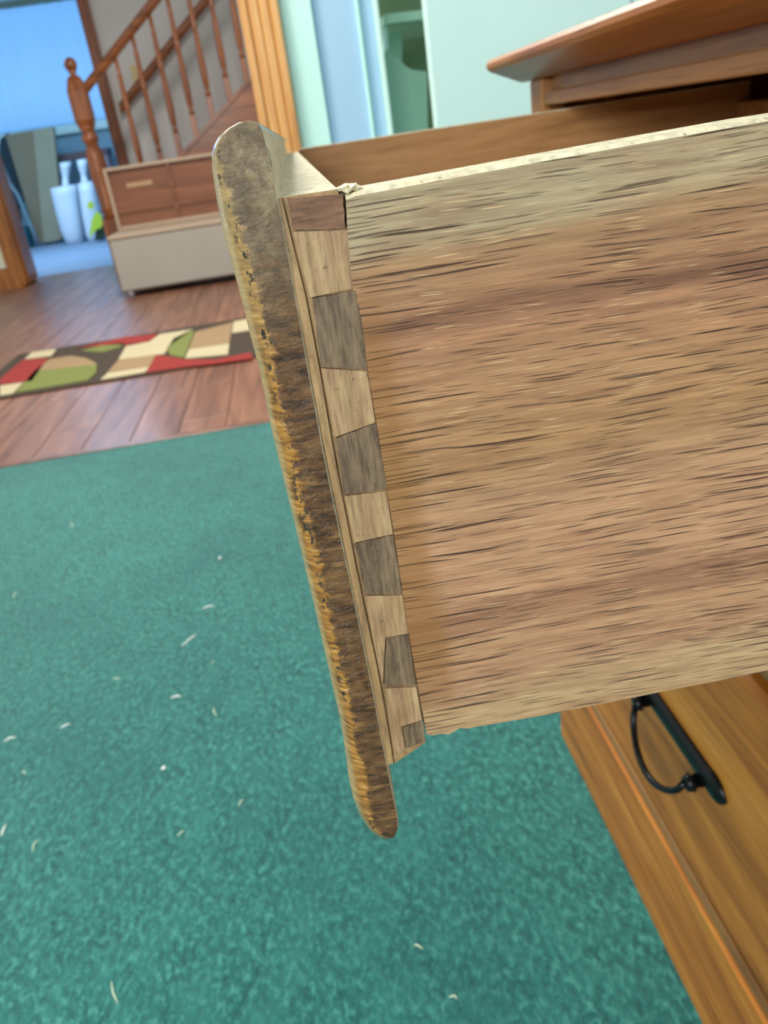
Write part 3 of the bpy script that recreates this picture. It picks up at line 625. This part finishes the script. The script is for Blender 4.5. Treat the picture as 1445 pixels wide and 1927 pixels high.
def st2(A, B, mi, sm=False): b.poly(A+B, [(i, i+1, m_+i+1, m_+i) for i in range(m_-1)], mi, sm)
st2(A_, G_, 0); st2(G_, G2, 2); st2(G2, J_, 0)
Jb = [(p[0], D_-.004, p[2]) for p in J_]; Ab = [(p[0], D_-.004, p[2]) for p in A_]
st2(J_, Jb, 0); st2(Jb, Ab, 0); st2(Ab, A_, 0)
b.poly([A_[0], G_[0], G2[0], J_[0], Jb[0], Ab[0]], [list(range(6))], 1)
b.poly([A_[-1], G_[-1], G2[-1], J_[-1], Jb[-1], Ab[-1]], [list(range(6))], 0)
b.build('front_core', [M['core'], M['core_top'], pale('dark_joint_gap', sr(84, 60, 42), sr(168, 140, 100), sr(110, 82, 56), (120, 120, 90))], dw, label='pale unfinished backing behind the varnished front')
pins = [([(541, 374), (645, 366), (649, 430), (552, 433)], 'pin_brown'), ([(588, 562), (668, 546), (680, 605), (691, 696), (604, 690)], 'pin'),
 ([(633, 826), (708, 796), (727, 921), (647, 931)], 'pin'), ([(669, 1024), (740, 1007), (757, 1117), (687, 1119)], 'pin'),
 ([(727, 1201), (769, 1194), (782, 1290), (724, 1293)], 'pin'), ([(757, 1369), (795, 1357), (800, 1394), (766, 1408)], 'pin')]
for q, mt in pins:
    b = MB(); pts = [lo(*u, -.0001) for u in q]
    # jitter the outline a little so the old joint is not ruler straight
    dense = []
    for i in range(len(pts)):
        p0_, p1_ = Vector(pts[i]), Vector(pts[(i+1) % len(pts)])
        for k in range(6):
            p_ = p0_.lerp(p1_, k/6); 
            if k: p_ += Vector((jit(), 0, jit()))
            dense.append(p_)
    b.prism(dense, (0, .0016, 0)); b.build('dovetail_pin', M[mt], dw, label='dark brown end-grain dovetail pin' if mt == 'pin_brown' else None)
tails = [[(552, 436), (655, 433), (664, 543), (583, 560)], [(604, 693), (691, 699), (706, 795), (630, 823)], [(648, 934), (727, 924), (739, 1005), (668, 1021)],
 [(687, 1122), (757, 1120), (769, 1192), (725, 1200), (720, 1290), (709, 1240)], [(725, 1296), (783, 1293), (794, 1355), (755, 1367), (762, 1410), (742, 1424)]]
for q in tails:
    b = MB(); pts = [lo(*u, .0001) for u in q]; b.prism(pts, (0, .0014, 0)); b.build('dovetail_tail', M['tail'], dw)
# near side panel, its top edge rounded over and its bottom edge ragged
XB = .405; sideT = .0145
xg_ = [lo(*p, 0)[0] for p in ((656, 362), (805, 1385))]
JL = [(650, 368), (653, 432), (664, 545), (691.5, 697), (708.5, 797), (727.5, 922), (742, 1008), (757.5, 1118), (777, 1240), (793, 1330), (803, 1386)]
left = [lo(*p, 0) for p in JL]
tp = [(668, 362), (690, 358), (760, 345), (860, 326), (1000, 300), (1200, 264), (1445, 221)]
bt = [(815, 1388), (828, 1385), (845, 1386), (858, 1379), (866, 1374), (880, 1375), (900, 1371), (960, 1361), (1040, 1347), (1120, 1331), (1200, 1315), (1300, 1295), (1445, 1267)]
T = [lo(*p, 0) for p in tp]; T = [(x, y, z+jit(.0001)) for x, y, z in T]; Bt = [lo(*p, 0) for p in bt]
T.append((XB, 0, T[-1][2])); Bt.append((XB, 0, Bt[-1][2]))
face = left + Bt + T[::-1]
b = MB(); zmin = min(p[2] for p in face); zmax = max(p[2] for p in T)
nf = len(face)
def inset(p, e): 
    x, y, z = p
    return (x, y, z-e if z > -.02 else (z+e if z < -.10 else z))
f0 = [inset(p, .0006) for p in face]; f1 = [(x, .0007, z) for x, y, z in face]; f2 = [(x, sideT-.0015, z) for x, y, z in face]; f3 = [(x, sideT, z) for x, y, z in [inset(p, .0015) for p in face]]
b.poly(f0, [list(range(nf))], 0)
ntop = len(T)
for A, B in ((f0, f1), (f1, f2), (f2, f3)):
    for i in range(nf):
        j = (i+1) % nf; top = face[i][2] > -.015 and face[j][2] > -.015 and i >= len(left)
        b.poly([A[i], A[j], B[j], B[i]], [(0, 1, 2, 3)], 1 if top else 0)
b.poly(f3, [list(range(nf))[::-1]], 0)
b.build('side_panel', [M['oak'], M['core_top']], dw, label='raw open-grained oak side')
# splintered lump at the top corner
b = MB(); rng = random.Random(5); base = lo(655, 350, .004)
import mathutils
vs = []; fs = []; n1, n2 = 14, 9
for i in range(n2+1):
    th = math.pi*i/n2
    for j in range(n1):
        ph = 2*math.pi*j/n1; d = Vector((math.sin(th)*math.cos(ph), math.sin(th)*math.sin(ph), math.cos(th)))
        r = 1+.5*mathutils.noise.noise(d*2.3)+.7*mathutils.noise.noise(d*5)
        vs.append((base[0]+d.x*r*.0021, base[1]+d.y*r*.0035, base[2]-.0006+d.z*r*.0009))
fs = [(i*n1+j, i*n1+(j+1) % n1, (i+1)*n1+(j+1) % n1, (i+1)*n1+j) for i in range(n2) for j in range(n1)]
b.poly(vs, fs, 0, False); b.build('wood_splinter', M['core_top'], dw, label='splintered chip at the top corner')
# far side, back and bottom panels
ztf = -.0058; xi = lo(560, 290, D_-.012)[0]
b = MB(); b.box(J_[0][0]+.001, XB, D_-.012, D_, -.118, ztf, c=.001); b.build('side_panel', M['far_side'], dw)
b = MB(); b.box(J_[0][0]+.002, XB, D_-.0115, D_-.0005, ztf-.0002, ztf+.0006); b.build('edge_strip', M['core_top'], dw, label='bare pale upper edge of the far side')
b = MB(); b.box(XB-.013, XB-.001, sideT, D_-.012, -.112, -.02, c=.001); b.build('back_panel', M['far_side'], dw)
b = MB(); b.box(J_[5][0]+.003, XB-.013, sideT, D_-.012, -.108, -.103); b.build('bottom_panel', M['far_side'], dw)
# ------------------------------------------------------------------ lint and wood chips on the carpet
lint_m = paint('pale_lint', sr(196, 216, 190), .8); wht = paint('white_fleck', sr(236, 240, 236), .5)
L1 = lambda x, y: (x*600/1445, 850+y*550/1325); L2 = lambda x, y: (x*1000/1445, 1400+y*527/762)
FL = ['pale lint strand right of centre-left carpet, nearest below the drawer front midpoint', 'longest pale lint strand, slanted, left of the drawer front', 'short bright strand left of the lower drawer front, lying level', 'small upright pale thread just right of the level bright strand', 'bright strand slanting up on the left half of the carpet',
 'faint pale speck highest on the carpet near the wood floor', 'faint level fleck at mid-left of the carpet', 'tiny slanted tan fleck below the longest strand', 'faint upright fleck by the left edge, upper carpet', 'bright strand at the left edge beside the slanting one', 'tiny round white dot beside the middle of the drawer front',
 'largest round white dot on the lower left carpet', 'white strand cut by the left picture edge', 'thin green-white strand slanting beside the left edge strand', 'long thin upright fibre near the bottom left', 'small level fleck near the bottom under the drawer front', 'faint slanted fleck left of the drawer front tip', 'tiny fleck above the left edge strand', 'faint level fibre on the lower right carpet', 'faint fleck halfway between white dot and drawer front tip']
bits = [(*L1(915, 705), *L1(970, 690), 1), (*L1(820, 875), *L1(890, 820), 1), (*L1(770, 1108), *L1(820, 1102), 1), (*L1(965, 1150), *L1(980, 1190), 0), (*L1(270, 1245), *L1(315, 1225), 1),
 (*L1(318, 310), *L1(326, 338), 0), (*L1(510, 1020), *L1(545, 1020), 0), (*L1(955, 955), *L1(970, 938), 0), (*L1(60, 655), *L1(75, 625), 0), (*L1(15, 1305), *L1(70, 1285), 1), (*L1(990, 482), *L1(1000, 475), 2),
 (*L2(438, 66), *L2(448, 58), 2), (*L2(0, 245), *L2(14, 212), 1), (*L2(85, 288), *L2(102, 255), 0), (*L2(300, 640), *L2(318, 700), 0), (*L2(1220, 682), *L2(1242, 688), 0), (*L2(648, 165), *L2(662, 145), 0), (*L2(57, 70), *L2(68, 77), 0), (*L2(1125, 540), *L2(1150, 552), 0), (*L2(480, 245), *L2(500, 232), 0)]
for fi, (x0_, y0_, x1_, y1_, kd) in enumerate(bits):
    p, q = Vector(at(x0_, y0_, 2, .004)), Vector(at(x1_, y1_, 2, .004)); mid_ = (p+q)/2
    mid_b = mid_+Vector((rng.uniform(-.002, .002), rng.uniform(-.002, .002), .0012)); c0 = Vector((mid_.x, mid_.y, 0))
    r_ = .0026 if kd == 2 else (.0012 if kd == 1 else .0009)
    b = MB(); b.tube([p-c0, (p+mid_b)/2-c0, mid_b-c0, (q+mid_b)/2-c0, q-c0], [r_*.5, r_, r_*1.1, r_, r_*.4], 6)
    zmn = min(v[2] for v in b.v); b.v = [(v[0], v[1], v[2]-zmn-.0002) for v in b.v]
    o = b.build('fleck', wht if kd else lint_m, cat='debris', group='pale flecks on the carpet', label=FL[fi]); o.location = c0
